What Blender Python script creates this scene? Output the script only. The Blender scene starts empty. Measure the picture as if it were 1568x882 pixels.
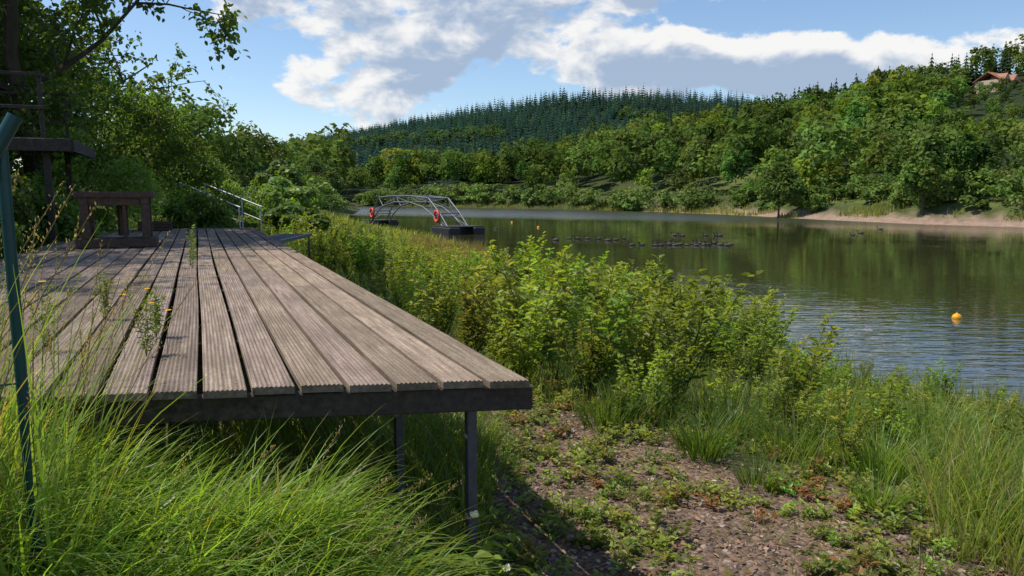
import bpy, math
import numpy as np
from mathutils import Vector
rng=np.random.default_rng(11)
A=np.array
scene=bpy.context.scene
WZ=-1.6
# ------------------------------------------------------------------ mesh builder
class MB:
    def __init__(s): s.V=[];s.L=[];s.S=[];s.C=[];s.M=[];s.n=0
    def add(s,V,F,col=(1,1,1),mat=0):
        V=np.asarray(V,float).reshape(-1,3);F=np.asarray(F,int)
        C=np.broadcast_to(np.asarray(col,float),V.shape)
        s.V.append(V);s.L.append((F+s.n).ravel());s.S.append(np.full(len(F),F.shape[1]));s.C.append(C);s.M.append(np.full(len(F),mat));s.n+=len(V)
    def arrays(s):
        return np.concatenate(s.V),np.concatenate(s.L).reshape(-1,4),np.concatenate(s.C)
    def build(s,name,mats,smooth=False,parent=None):
        V=np.concatenate(s.V);L=np.concatenate(s.L);S=np.concatenate(s.S);C=np.concatenate(s.C);M=np.concatenate(s.M)
        me=bpy.data.meshes.new(name)
        me.vertices.add(len(V));me.vertices.foreach_set('co',V.astype(np.float32).ravel())
        me.loops.add(len(L));me.loops.foreach_set('vertex_index',L.astype(np.int32))
        me.polygons.add(len(S));st=np.concatenate([[0],np.cumsum(S)[:-1]])
        me.polygons.foreach_set('loop_start',st.astype(np.int32));me.polygons.foreach_set('loop_total',S.astype(np.int32))
        me.polygons.foreach_set('material_index',M.astype(np.int32))
        me.polygons.foreach_set('use_smooth',np.full(len(S),smooth))
        me.update(calc_edges=True)
        a=me.color_attributes.new('Col','FLOAT_COLOR','POINT')
        a.data.foreach_set('color',np.concatenate([C,np.ones((len(C),1))],1).astype(np.float32).ravel())
        for m in (mats if isinstance(mats,(list,tuple)) else [mats]): me.materials.append(m)
        ob=bpy.data.objects.new(name,me);scene.collection.objects.link(ob)
        if parent: ob.parent=parent
        return ob
def empty(name,loc=(0,0,0),rz=0):
    e=bpy.data.objects.new(name,None);scene.collection.objects.link(e);e.location=loc;e.rotation_euler=(0,0,rz);e.empty_display_size=.2;return e
def unit(v): return v/np.maximum(np.linalg.norm(v,axis=-1,keepdims=True),1e-9)
def rvec(n): return unit(rng.normal(size=(n,3)))
def tube(mb,pts,rad,k=6,col=(1,1,1),mat=0,cap=True):
    pts=np.asarray(pts,float);n=len(pts);rad=np.broadcast_to(rad,(n,))
    T=unit(np.gradient(pts,axis=0));up=A([0,0,1.]) if abs(T[:,2]).mean()<.8 else A([1.,0,0])
    X=unit(np.cross(up,T));Y=np.cross(T,X);a=np.arange(k)/k*2*math.pi+math.pi/4
    V=pts[:,None]+rad[:,None,None]*(np.cos(a)[None,:,None]*X[:,None]+np.sin(a)[None,:,None]*Y[:,None])
    i=np.arange(n-1)[:,None]*k;j=np.arange(k)[None];j2=(j+1)%k
    F=np.stack([i+j,i+j2,i+k+j2,i+k+j],-1).reshape(-1,4)
    mb.add(V.reshape(-1,3),F,col,mat)
    if cap:
        mb.add(V[0],[list(range(k))[::-1]],col,mat);mb.add(V[-1],[list(range(k))],col,mat)
def box(mb,c,h,rz=0,col=(1,1,1),mat=0,bev=.0):
    c=A(c,float);h=A(h,float);b=min(bev,min(h)*.45)
    pr=[]
    for z,ins in (([-h[2],b],[-h[2]+b,0],[h[2]-b,0],[h[2],b]) if b>0 else ([-h[2],0],[h[2],0])):
        x,y=h[0]-ins,h[1]-ins
        if b>0: ring=[(x,y-b),(x-b,y),(-x+b,y),(-x,y-b),(-x,-y+b),(-x+b,-y),(x-b,-y),(x,-y+b)]
        else: ring=[(x,y),(-x,y),(-x,-y),(x,-y)]
        pr.append([(px,py,z) for px,py in ring])
    k=len(pr[0]);V=A(pr).reshape(-1,3)
    cz,sz=math.cos(rz),math.sin(rz);V=np.stack([V[:,0]*cz-V[:,1]*sz,V[:,0]*sz+V[:,1]*cz,V[:,2]],1)+c
    F=[]
    for r in range(len(pr)-1):
        for j in range(k): F.append([r*k+j,r*k+(j+1)%k,(r+1)*k+(j+1)%k,(r+1)*k+j])
    mb.add(V,F,col,mat);n0=(len(pr)-1)*k
    mb.add(V[:k],[list(range(k))[::-1]],col,mat);mb.add(V[n0:],[list(range(k))],col,mat)
# ------------------------------------------------------------------ materials
def newmat(name):
    m=bpy.data.materials.new(name);m.use_nodes=True;nt=m.node_tree;nt.nodes.clear()
    out=nt.nodes.new('ShaderNodeOutputMaterial');return m,nt,out
def nd(nt,t,ins=None,**kw):
    n=nt.nodes.new(t)
    for k,v in kw.items(): setattr(n,k,v)
    for k,v in (ins or {}).items():
        if isinstance(v,bpy.types.NodeSocket): nt.links.new(v,n.inputs[k])
        else: n.inputs[k].default_value=v
    return n
def mth(nt,op,a,b=None,c=None,clamp=False):
    d={0:a}
    if b is not None:d[1]=b
    if c is not None:d[2]=c
    return nd(nt,'ShaderNodeMath',d,operation=op,use_clamp=clamp).outputs[0]
def mixc(nt,f,a,b,blend='MIX'):
    n=nd(nt,'ShaderNodeMix',data_type='RGBA',blend_type=blend)
    for k,v in ((0,f),(6,a),(7,b)):
        if isinstance(v,bpy.types.NodeSocket): nt.links.new(v,n.inputs[k])
        else: n.inputs[k].default_value=v
    return n.outputs[2]
def col4(c): return (c[0],c[1],c[2],1)
def leafmat(name,transl=.35,rough=.5,spec=.25,tc_=(1.5,1.45,.6,1),diffuse=False):
    m,nt,out=newmat(name)
    a=nd(nt,'ShaderNodeAttribute',attribute_name='Col').outputs['Color']
    if diffuse: p=nd(nt,'ShaderNodeBsdfDiffuse',{'Color':a})
    else: p=nd(nt,'ShaderNodeBsdfPrincipled',{'Base Color':a,'Roughness':rough,'Specular IOR Level':spec})
    tcol=mixc(nt,1.,a,tc_,'MULTIPLY')
    t=nd(nt,'ShaderNodeBsdfTranslucent',{'Color':tcol})
    mx=nd(nt,'ShaderNodeMixShader',{0:transl,1:p.outputs[0],2:t.outputs[0]})
    nt.links.new(mx.outputs[0],out.inputs[0]);return m
M_leaf=leafmat('leaf_surface',.45,.45,.35,(1.9,1.75,.6,1));M_grass=leafmat('grass_blade_surface',.48,.4,.35,(2.0,1.85,.6,1));M_far=leafmat('forest_foliage_surface',.32,.8,.1,(1.5,1.5,.8,1),True)
def simple(name,col,rough=.6,metal=0,nscale=8,namp=.35,bump=.1,attr=False,spec=.4):
    m,nt,out=newmat(name);tc=nd(nt,'ShaderNodeTexCoord').outputs['Object']
    no=nd(nt,'ShaderNodeTexNoise',{'Vector':tc,'Scale':float(nscale),'Detail':5.,'Roughness':.6})
    base=col4(col)
    if attr: base=nd(nt,'ShaderNodeAttribute',attribute_name='Col').outputs['Color']
    v=mth(nt,'MULTIPLY_ADD',no.outputs['Fac'],namp*2,1-namp)
    cc=mixc(nt,1.,base,nd(nt,'ShaderNodeCombineColor',{0:v,1:v,2:v}).outputs[0],'MULTIPLY')
    b=nd(nt,'ShaderNodeBump',{'Height':no.outputs['Fac'],'Strength':bump,'Distance':.02})
    p=nd(nt,'ShaderNodeBsdfPrincipled',{'Base Color':cc,'Roughness':rough,'Metallic':float(metal),'Normal':b.outputs[0],'Specular IOR Level':spec})
    nt.links.new(p.outputs[0],out.inputs[0]);return m
M_bark=simple('bark',(.07,.055,.04),.9,nscale=14,namp=.6,bump=.6)
M_stone=simple('stones',(.2,.17,.14),.85,nscale=30,attr=True,namp=.25)
M_steel=simple('galvanised_steel',(.15,.165,.19),.55,.5,nscale=5)
M_rail=simple('pale_steel',(.42,.44,.46),.5,.4,nscale=5)
M_post=simple('weathered_metal_post',(.07,.075,.085),.55,.3,nscale=25,namp=.6)
M_green=simple('green_plastic_coating',(.004,.05,.05),.35,nscale=20,namp=.3,bump=.02)
M_dark=simple('dark_float',(.02,.02,.024),.6,nscale=4)
M_red=simple('lifebuoy_red',(.6,.06,.03),.5,nscale=4,namp=.1)
M_yel=simple('buoy_yellow',(.8,.36,.01),.35,nscale=9,namp=.15,bump=.02)
M_attr=simple('painted',(1,1,1),.7,nscale=10,namp=.15,attr=True)
M_goose=simple('feathers',(1,1,1),.8,nscale=10,namp=.2,attr=True)
def woodmat(name,c1,c2,c3,rough=.8,gs=1.):
    m,nt,out=newmat(name);tc=nd(nt,'ShaderNodeTexCoord').outputs['Object']
    mp=nd(nt,'ShaderNodeMapping',{'Vector':tc,'Scale':(60*gs,2.2*gs,60*gs)}).outputs[0]
    n1=nd(nt,'ShaderNodeTexNoise',{'Vector':mp,'Scale':1.,'Detail':5.,'Roughness':.65}).outputs['Fac']
    n2=nd(nt,'ShaderNodeTexNoise',{'Vector':tc,'Scale':2.3,'Detail':5.,'Roughness':.65}).outputs['Fac']
    n3=nd(nt,'ShaderNodeTexNoise',{'Vector':tc,'Scale':45.,'Detail':3.}).outputs['Fac']
    r=nd(nt,'ShaderNodeValToRGB',{0:n1});e=r.color_ramp.elements;e[0].position=.32;e[0].color=col4(c1);e[1].position=.7;e[1].color=col4(c2)
    s=nd(nt,'ShaderNodeMapRange',{0:n2,1:.42,2:.62}).outputs[0]
    cc=mixc(nt,mth(nt,'MULTIPLY',s,.7),r.outputs[0],col4(c3))
    a=nd(nt,'ShaderNodeAttribute',attribute_name='Col').outputs['Color']
    cc=mixc(nt,1.,cc,a,'MULTIPLY')
    v3=mth(nt,'MULTIPLY_ADD',n3,.9,.55);cc=mixc(nt,1.,cc,nd(nt,'ShaderNodeCombineColor',{0:v3,1:v3,2:v3}).outputs[0],'MULTIPLY')
    h=mth(nt,'ADD',n1,mth(nt,'MULTIPLY',n3,.4))
    b=nd(nt,'ShaderNodeBump',{'Height':h,'Strength':.6,'Distance':.003})
    p=nd(nt,'ShaderNodeBsdfPrincipled',{'Base Color':cc,'Roughness':rough,'Normal':b.outputs[0],'Specular IOR Level':.3})
    nt.links.new(p.outputs[0],out.inputs[0]);return m
M_deck=woodmat('weathered_decking',(.12,.086,.062),(.39,.305,.235),(.17,.125,.095),.75)
M_beam=woodmat('dark_timber',(.025,.02,.017),(.095,.075,.06),(.045,.038,.032),.8,.6)
M_red_wood=woodmat('brown_timber',(.05,.028,.02),(.14,.08,.055),(.07,.05,.04),.8,.6)
# ------------------------------------------------------------------ terrain function
LAKE=A([(-47,222),(-32,160),(-27,130),(-22,100),(-17,79),(-13.2,67),(-7.5,57),(-4,48),(-2.4,42),(-1.4,34),(-1.0,28),(-.2,24),(2,21.3),(3.9,19.5),(5,16),(5.3,13.0),(6.0,11.2),(7.8,9.9),(14,7),(30,-2),(80,-40),(180,-60),
 (220,-10),(110,35),(75,54),(49,71),(43,79.5),(38.8,95),(34,122),(25,145),(14,163),(-14,190),(-34,208)],float)
def seg_d(x,y,a,b):
    dx,dy=b-a;t=np.clip(((x-a[0])*dx+(y-a[1])*dy)/(dx*dx+dy*dy),0,1)
    return np.hypot(x-a[0]-t*dx,y-a[1]-t*dy),t
def shore(x,y):
    x=np.asarray(x,float);y=np.asarray(y,float);d=np.full(x.shape,1e9);ins=np.zeros(x.shape,bool)
    for i in range(len(LAKE)):
        a=LAKE[i];b=LAKE[(i+1)%len(LAKE)];dd,_=seg_d(x,y,a,b);d=np.minimum(d,dd)
        c=((a[1]>y)!=(b[1]>y))&(x<(b[0]-a[0])*(y-a[1])/(b[1]-a[1]+1e-12)+a[0]);ins^=c
    return np.where(ins,-d,d)
def sm(t): t=np.clip(t,0,1);return t*t*(3-2*t)
RF=[(-420,1000,38),(-287,900,52),(-121,750,64),(-20,640,69),(40,600,72),(110,600,74),(172,620,74),(230,620,68),(420,600,60)]
RR=[(21,250,0),(55,290,6),(99,310,20),(123,300,29),(151,280,35),(179,260,41),(260,200,48),(420,120,46)]
def ridge(x,y,pts,w,p):
    h=np.zeros(np.shape(x))
    for a,b in zip(pts[:-1],pts[1:]):
        d,t=seg_d(x,y,A(a[:2],float),A(b[:2],float));z=a[2]+(b[2]-a[2])*t
        h=np.maximum(h,z*np.clip(1-d/w,0,1)**p)
    return h
FH=lambda x,y: ridge(x,y,RF,430,1.7)
RH=lambda x,y: ridge(x,y,RR,185,1.35)
def fbm(x,y,s):
    return (np.sin(x*s+1.3*np.sin(y*s*.7))*np.cos(y*s*1.1+.9*np.sin(x*s*.8))+.5*np.sin(x*s*2.3+y*s*1.7)*np.cos(y*s*2.1-x*s*.6))/1.5
def sleft(x,y): return (x+3.0)*-.922+(y-2.4)*-.387
def H(x,y):
    x=np.asarray(x,float);y=np.asarray(y,float);sd=shore(x,y)
    h=WZ+np.where(sd>0,1.6*sm(sd/10.5)**.8,np.maximum(sd*.22,-2.5))
    farm=sm((y-50)/25)*sm((x+45)/30)
    h=h+1.2*sm((sd-1.5)/5)*farm+2.0*sm((sd-6)/26)*farm*sm((x-10)/25)
    h=h+np.maximum(FH(x,y),RH(x,y))*sm(sd/25)
    s=sleft(x,y);lf=np.where(s>.15,.42*np.clip(s-.15,0,4)+.10*np.clip(s-4,0,60),0)
    h=h+lf*sm((sd-1)/6)
    h=h+.56*np.exp(-((x+1.9)**2/2.0+(y-1.5)**2/1.1))
    d0=np.hypot(x,y)
    h=h+np.where(sd>.3,.035*fbm(x,y,2.1)+.015*fbm(x+5,y,7.),0)*np.clip(1.5-d0/60,0,1)+np.where(d0>150,1.6*fbm(x,y,.03),0)*sm((sd-10)/40)
    return h
n=430;t=np.linspace(-1,1,n);k=6.3;g=np.sinh(k*t)/np.sinh(k)
xs=1500*g+1.0;ys=1700*g+4
X,Y=np.meshgrid(xs,ys);Z=H(X,Y);SD=shore(X,Y)
def gravel_mask(x,y):
    return sm((5.6-1.1*x-y)/1.5+.5+.45*fbm(x,y,1.6))*sm((x+.9)/.7)
gm=gravel_mask(X,Y)
nf=fbm(X,Y,.9)[...,None]
G=A([.07,.09,.028])*(1+.3*nf);GR=A([.19,.13,.09])*(1+.15*nf);BE=A([.36,.25,.19])
C=G+(GR-G)*(gm*(np.hypot(X,Y)<14))[...,None]
bm=sm((3.6-SD)/1.2)*sm((X-15)/15);C=C+(BE-C)*bm[...,None]
mud=sm((.8-SD)/.8)*(1-sm((X-15)/15));C=C+(A([.07,.055,.035])-C)*mud[...,None]
mead=sm((X-35)/15)*sm((SD-4)/3)*sm((30-SD)/6)*sm((Y-45)/10);C=C+(A([.15,.18,.05])-C)*mead[...,None]
fo=sm((SD-14)/20)*sm((Y-60)/60)*(1-mead);C=C+(A([.03,.045,.016])-C)*fo[...,None]
idx=np.arange(n*n).reshape(n,n)
F=np.stack([idx[:-1,:-1],idx[:-1,1:],idx[1:,1:],idx[1:,:-1]],-1).reshape(-1,4)
m,nt,out=newmat('soil_and_gravel');tc=nd(nt,'ShaderNodeTexCoord').outputs['Object']
at=nd(nt,'ShaderNodeAttribute',attribute_name='Col').outputs['Color']
n1=nd(nt,'ShaderNodeTexNoise',{'Vector':tc,'Scale':1.3,'Detail':8.,'Roughness':.7}).outputs['Fac']
vo=nd(nt,'ShaderNodeTexVoronoi',{'Vector':tc,'Scale':45.});vc=nd(nt,'ShaderNodeSeparateColor',{0:vo.outputs['Color']}).outputs[0]
v=mth(nt,'MULTIPLY_ADD',n1,1.3,.15);v=mth(nt,'MULTIPLY',v,mth(nt,'MULTIPLY_ADD',vc,.9,.6))
cc=mixc(nt,1.,at,nd(nt,'ShaderNodeCombineColor',{0:v,1:v,2:v}).outputs[0],'MULTIPLY')
hh=mth(nt,'ADD',mth(nt,'MULTIPLY',vo.outputs['Distance'],-1.),n1)
b=nd(nt,'ShaderNodeBump',{'Height':hh,'Strength':.7,'Distance':.02})
p=nd(nt,'ShaderNodeBsdfPrincipled',{'Base Color':cc,'Roughness':.95,'Normal':b.outputs[0],'Specular IOR Level':.15});nt.links.new(p.outputs[0],out.inputs[0])
mb=MB();mb.add(np.stack([X,Y,Z],-1).reshape(-1,3),F,C.reshape(-1,3));mb.build('ground',m,True)
# ------------------------------------------------------------------ water
m,nt,out=newmat('lake_water');tc=nd(nt,'ShaderNodeTexCoord').outputs['Object']
sp=nd(nt,'ShaderNodeSeparateXYZ',{0:tc})
mp=nd(nt,'ShaderNodeMapping',{'Vector':tc,'Scale':(.7,2.8,1),'Rotation':(0,0,math.radians(-14))}).outputs[0]
w1=nd(nt,'ShaderNodeTexNoise',{'Vector':mp,'Scale':1.5,'Detail':2.5,'Roughness':.5,'Distortion':.4}).outputs['Fac']
mp2=nd(nt,'ShaderNodeMapping',{'Vector':tc,'Scale':(.12,.5,1)}).outputs[0]
w2=nd(nt,'ShaderNodeTexNoise',{'Vector':mp2,'Scale':.5,'Detail':3.}).outputs['Fac']
wind=nd(nt,'ShaderNodeMapRange',{0:mth(nt,'ADD',sp.outputs[1],mth(nt,'MULTIPLY',sp.outputs[0],.75)),1:88.,2:125.},interpolation_type='SMOOTHSTEP').outputs[0]
patch=nd(nt,'ShaderNodeMapRange',{0:w2,1:.4,2:.65}).outputs[0]
nearw=nd(nt,'ShaderNodeMapRange',{0:sp.outputs[1],1:28.,2:12.},interpolation_type='SMOOTHSTEP').outputs[0]
st=mth(nt,'ADD',mth(nt,'MULTIPLY_ADD',patch,.022,.014),mth(nt,'MULTIPLY',wind,.5));st=mth(nt,'MULTIPLY_ADD',nearw,.07,st)
b=nd(nt,'ShaderNodeBump',{'Height':w1,'Strength':st,'Distance':.22})
ro=mth(nt,'MULTIPLY_ADD',wind,.25,.015)
p=nd(nt,'ShaderNodeBsdfPrincipled',{'Base Color':(.04,.04,.018,1),'Roughness':ro,'IOR':1.45,'Specular IOR Level':.95,'Normal':b.outputs[0]});nt.links.new(p.outputs[0],out.inputs[0])
mb=MB();mb.add([(-70,-70,WZ),(260,-70,WZ),(260,240,WZ),(-70,240,WZ)],[[0,1,2,3]]);mb.build('lake_water',m)
# ------------------------------------------------------------------ vegetation primitives
def blades(mb,P,az,L,W,lean,droop,C,seg=5,tw=.7):
    N=len(P);t=np.linspace(0,1,seg+1);th=lean[:,None]+droop[:,None]*t[None]**1.2
    st=(L/seg)[:,None];hx=np.concatenate([np.zeros((N,1)),np.cumsum(np.sin(th[:,:-1])*st,1)],1);hz=np.concatenate([np.zeros((N,1)),np.cumsum(np.cos(th[:,:-1])*st,1)],1)
    pos=P[:,None]+np.stack([np.cos(az)[:,None]*hx,np.sin(az)[:,None]*hx,hz],-1)
    a2=az+rng.normal(0,tw,N);side=np.stack([-np.sin(a2),np.cos(a2),np.zeros(N)],-1)[:,None]
    w=(W[:,None]*.5*np.clip(1.02-t[None]**1.8,0.03,1))[...,None]
    V=np.stack([pos-side*w,pos+side*w],2).reshape(-1,3)
    i=(np.arange(N)*(seg+1)*2)[:,None]+np.arange(seg)[None]*2
    F=np.stack([i,i+1,i+3,i+2],-1).reshape(-1,4)
    mb.add(V,F,np.repeat(C,(seg+1)*2,axis=0))
def leaves(mb,P,D,Nn,size,C,asp=.5,fold=.18,mat=0):
    D=unit(D);S=unit(np.cross(Nn,D));Nn=np.cross(D,S);s=np.broadcast_to(size,(len(P),))[:,None]
    pts=[P,P+s*(.3*D-.5*asp*S+fold*.6*Nn),P+s*(.7*D-.4*asp*S+fold*.5*Nn),P+s*(D-.12*Nn),P+s*(.7*D+.4*asp*S+fold*.5*Nn),P+s*(.3*D+.5*asp*S+fold*.6*Nn)]
    V=np.stack(pts,1).reshape(-1,3);i=np.arange(len(P))[:,None]*6
    F=np.concatenate([i+A([[0,1,2,3]]),i+A([[0,3,4,5]])]);mb.add(V,F,np.repeat(C,6,axis=0),mat)
def cards(mb,P,Nn,size,C,mat=0):
    N=len(P);D=unit(np.cross(Nn,rvec(N)));S=np.cross(Nn,D);s=np.broadcast_to(size,(N,))[:,None]
    j=lambda:(1+rng.uniform(-.35,.35,(N,1)))
    V=np.stack([P-s*.55*D*j(),P-s*.4*S*j()+s*.15*Nn,P+s*.6*D*j(),P+s*.4*S*j()-s*.1*Nn],1).reshape(-1,3)
    i=np.arange(N)[:,None]*4;mb.add(V,i+A([[0,1,2,3]]),np.repeat(C,4,axis=0),mat)
def crown(mb,c,R,ncl,nl,size,col,leafy=False,cr=(.28,.45),mat=0):
    c=A(c,float);R=A(R,float);d=rvec(ncl);d[:,2]=d[:,2]*.9+.08
    cc=d*rng.uniform(.45,.82,(ncl,1));rr=rng.uniform(cr[0],cr[1],ncl);tint=rng.uniform(.75,1.25,(ncl,1))*A([1,1,1])+rng.normal(0,.06,(ncl,3))
    k=rng.integers(0,ncl,nl);nn=rvec(nl);nn[:,2]=np.where(nn[:,2]<-.3,-nn[:,2],nn[:,2])
    P=(cc[k]+nn*(rr[k]*rng.uniform(.55,1.05,nl))[:,None])*R+c
    N2=unit(nn*.8+A([0,0,.35])+rng.normal(0,.4,(nl,3)))
    C=np.clip(A(col)*tint[k]*rng.uniform(.75,1.3,(nl,1)),.002,1)
    if leafy: leaves(mb,P,unit(rng.normal(size=(nl,3))+A([0,0,-.4])),N2,size*rng.uniform(.7,1.3,nl),C,.62,mat=mat)
    else: cards(mb,P,N2,size*rng.uniform(.7,1.35,nl),C,mat)
def scatter(mb,tmpl,P,S,rz,tint):
    which=rng.integers(0,len(tmpl),len(P))
    for q,(V,F,C) in enumerate(tmpl):
        m=np.where(which==q)[0]
        if len(m)==0: continue
        c,s=np.cos(rz[m])[:,None],np.sin(rz[m])[:,None]
        x=V[None,:,0]*c-V[None,:,1]*s;y=V[None,:,0]*s+V[None,:,1]*c;z=np.broadcast_to(V[None,:,2],x.shape)
        VV=np.stack([x,y,z],-1)*S[m][:,None]+P[m][:,None]
        FF=F[None]+(np.arange(len(m))*len(V))[:,None,None]
        mb.add(VV.reshape(-1,3),FF.reshape(-1,4),(C[None]*tint[m][:,None]).reshape(-1,3))
# ------------------------------------------------------------------ forests
def dec_t(nl,size):
    b=MB();w=rng.uniform(.30,.42);crown(b,(0,0,.58),(w,w,.42),rng.integers(11,20),nl,size,(1,1,1),cr=(.3,.5));return b.arrays()
def con_t(tiers=8,kk=7):
    b=MB()
    for i in range(tiers):
        f=i/(tiers-1);z=.12+.86*f;r=.17*(1-f)**.85+.012;a0=rng.uniform(0,6)
        for j in range(kk):
            a=a0+j/kk*2*math.pi+rng.normal(0,.15);rr=r*rng.uniform(.8,1.25);da=.42
            V=[(0,0,z+.075*(1-f*.4)),(rr*.6*math.cos(a-da),rr*.6*math.sin(a-da),z-.01),(rr*math.cos(a),rr*math.sin(a),z-.045),(rr*.6*math.cos(a+da),rr*.6*math.sin(a+da),z-.01)]
            b.add(V,[[0,1,2,3]],A([1,1,1])*rng.uniform(.75,1.2))
    return b.arrays()
def jgrid(x0,x1,y0,y1,sp):
    gx,gy=np.meshgrid(np.arange(x0,x1,sp),np.arange(y0,y1,sp));gx=gx+(np.arange(gx.shape[0])%2)[:,None]*sp*.5;p=np.stack([gx.ravel(),gy.ravel()],1);return p+rng.uniform(-.6,.6,p.shape)*sp
def place(pts,hmin,hmax,tmpl,mb,base,var=.25,wide=1.0,hs=None):
    N=len(pts);z=H(pts[:,0],pts[:,1])-.4;S=rng.uniform(hmin,hmax,N)
    if hs is not None: S=S*hs
    S=np.stack([S*wide,S*wide,S],1)
    lum=rng.uniform(1-var,1+var,(N,1))*(1+.2*fbm(pts[:,0],pts[:,1],.045))[:,None];ti=A(base)*lum*(1+rng.normal(0,.07,(N,3)));yl=rng.random(N)<.18
    ti[yl]*=A([1.4,1.25,.8])
    scatter(mb,tmpl,np.column_stack([pts,z]),S,rng.uniform(0,6.28,N),np.clip(ti,.003,1))
T1=[dec_t(460,.066) for _ in range(8)];T2=[dec_t(160,.11) for _ in range(6)];TC=[con_t(7,6) for _ in range(5)];TC1=[con_t(10,9) for _ in range(4)]
BND=lambda p:4.2+2.4*fbm(p[:,0],p[:,1],.018)
def wedge(p,a0,a1):
    r=p[:,0]/np.maximum(p[:,1],1);return p[(r>a0)&(r<a1)]
mb=MB()
p=wedge(jgrid(-60,330,78,330,6.4),-.3,.86);sd=shore(p[:,0],p[:,1])
right=(p[:,0]>40)&(p[:,1]<100);ok=(sd>4)&((~right)|(sd>23))&((FH(p[:,0],p[:,1])<BND(p))|(RH(p[:,0],p[:,1])>FH(p[:,0],p[:,1])));p=p[ok]
dd=np.full(len(p),9e9)
for a_,b_ in zip(RR[:-1],RR[1:]):
    q,t_=seg_d(p[:,0],p[:,1],A(a_[:2],float),A(b_[:2],float));dd=np.minimum(dd,q)
cl=(np.hypot(p[:,0]-154,p[:,1]-243)<9)|(np.hypot(p[:,0]-167,p[:,1]-237)<9);p=p[~cl];dd=dd[~cl]
low=(abs(p[:,0]-.652*p[:,1])<14)&(p[:,1]>140)&(p[:,1]<243)
hr_=RH(p[:,0],p[:,1])
crest=(((dd<36)&(rng.random(len(p))<.5))|((hr_>7)&(fbm(p[:,0]+50,p[:,1],.035)>.35)&(rng.random(len(p))<.6)))&~low
hs=np.where(low,.42,1.)*np.where(p[:,1]<125,.8,1)*rng.choice([.72,.9,1.,1.12,1.25],len(p))
place(p[~crest],9,12.5,T1,mb,(.115,.175,.043),.42,1.0,hs[~crest])
pc=p[crest];place(np.concatenate([pc,pc+rng.uniform(-4,4,pc.shape)]),9,14.5,TC1,mb,(.04,.072,.038),.22,1.4)
mb.build('hillside_forest',M_far)
mb=MB()
p=wedge(jgrid(-420,330,205,700,8.2),-.62,.55);sd=shore(p[:,0],p[:,1]);hz=FH(p[:,0],p[:,1])
ok=(sd>3)&(hz<BND(p))&((p[:,1]>=325)|(p[:,0]<-55));p1=p[ok]
place(p1,9,13,T2,mb,(.115,.18,.065),.38,1.05)  # far broadleaf green made bluer, distance haze put into the colour
p=wedge(jgrid(-420,420,230,920,5.3),-.62,.62);hz=FH(p[:,0],p[:,1])
p=p[(hz>=BND(p))&(RH(p[:,0],p[:,1])<hz)&(shore(p[:,0],p[:,1])>6)];ry=np.interp(p[:,0],[q[0] for q in RF],[q[1] for q in RF]);p=p[p[:,1]<ry+12]
fm=fbm(p[:,0],p[:,1],.02);mixd=(fm>.5)&(FH(p[:,0],p[:,1])<45);sub=mixd&(rng.random(len(p))<.45)
patchy=(1+.14*fbm(p[:,0]+30,p[:,1],.017))*(1+.08*fbm(p[:,0],p[:,1],.06))
pm=~mixd
place(p[pm],8.0,12.5,TC,mb,(.036,.078,.068),.2,1.55,patchy[pm]*rng.choice([.75,.9,1.,1.05],pm.sum()))  # dark conifer green plus a blue tint standing in for distance haze
place(p[sub],9,12,T2,mb,(.085,.14,.06),.3,1.05)
mb.build('distant_forest',M_far)
# ------------------------------------------------------------------ shore trees, named
def limb_tree(name,x,y,h,rad,col,nl,lsize,trunk=.16,low=.3,mat=None):
    mb=MB();z=float(H(x,y));b0=A([x,y,z-.2])
    pts=[b0+A([rng.normal(0,.02)*h*f,rng.normal(0,.02)*h*f,h*.9*f]) for f in np.linspace(0,1,7)]
    tube(mb,pts,np.linspace(trunk,trunk*.15,7),8,(1,1,1),0)
    for i in range(14):
        f=rng.uniform(low*.8,.85);a=rng.uniform(0,6.28);L=rad*rng.uniform(.5,.95)*(1.15-f*.6);p0=b0+A([0,0,h*.9*f])
        q=[p0+A([math.cos(a)*L*s,math.sin(a)*L*s,L*.6*s**1.3]) for s in np.linspace(0,1,5)]
        tube(mb,q,np.linspace(trunk*.35,trunk*.06,5),5,(1,1,1),0)
    crown(mb,(x,y,z+h*(low+1)/2),(rad,rad,h*(1-low)/2*1.05),22,nl,lsize,col,cr=(.24,.44),mat=1)
    return mb.build(name,[M_bark,mat or M_far])
for (x,y,h,r,c,lo) in [(45.5,83,9.2,2.6,(.12,.19,.045),.05),(51.5,84,7.6,2.5,(.08,.14,.037),.05),(63,88,10.5,4.2,(.18,.23,.065),.08),(72,96,13,5,(.14,.19,.052),.1),(37,104,7.5,3.2,(.11,.165,.04),.05),(60,106,9,4.2,(.10,.155,.04),.1),(70,80,7.5,3.2,(.125,.18,.047),.05),(80,76,9,3.6,(.10,.155,.04),.08),(47,118,9,4,(.095,.15,.04),.1)]:
    limb_tree('deciduous_tree',x,y,h,r,c,2800,.40,low=lo)
mb=MB()
def far_pt():
    tt=rng.uniform(0,1);return float(np.interp(tt,[0,.35,.6,1],[34,39.5,48,84])),float(np.interp(tt,[0,.35,.6,1],[124,93,74,52]))
for i in range(210):
    x,y=far_pt();off=rng.uniform(2.5,19)*.7;x+=off;y+=off;h=rng.uniform(1.3,3.8)
    if shore(x,y)<(4.2 if y<100 else 1.5): continue
    z=float(H(x,y));crown(mb,(x,y,z+h*.42),(h*.75,h*.75,h*.6),9,420,.34,A([.115,.175,.043])*rng.uniform(.7,1.5),cr=(.3,.55))
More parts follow.
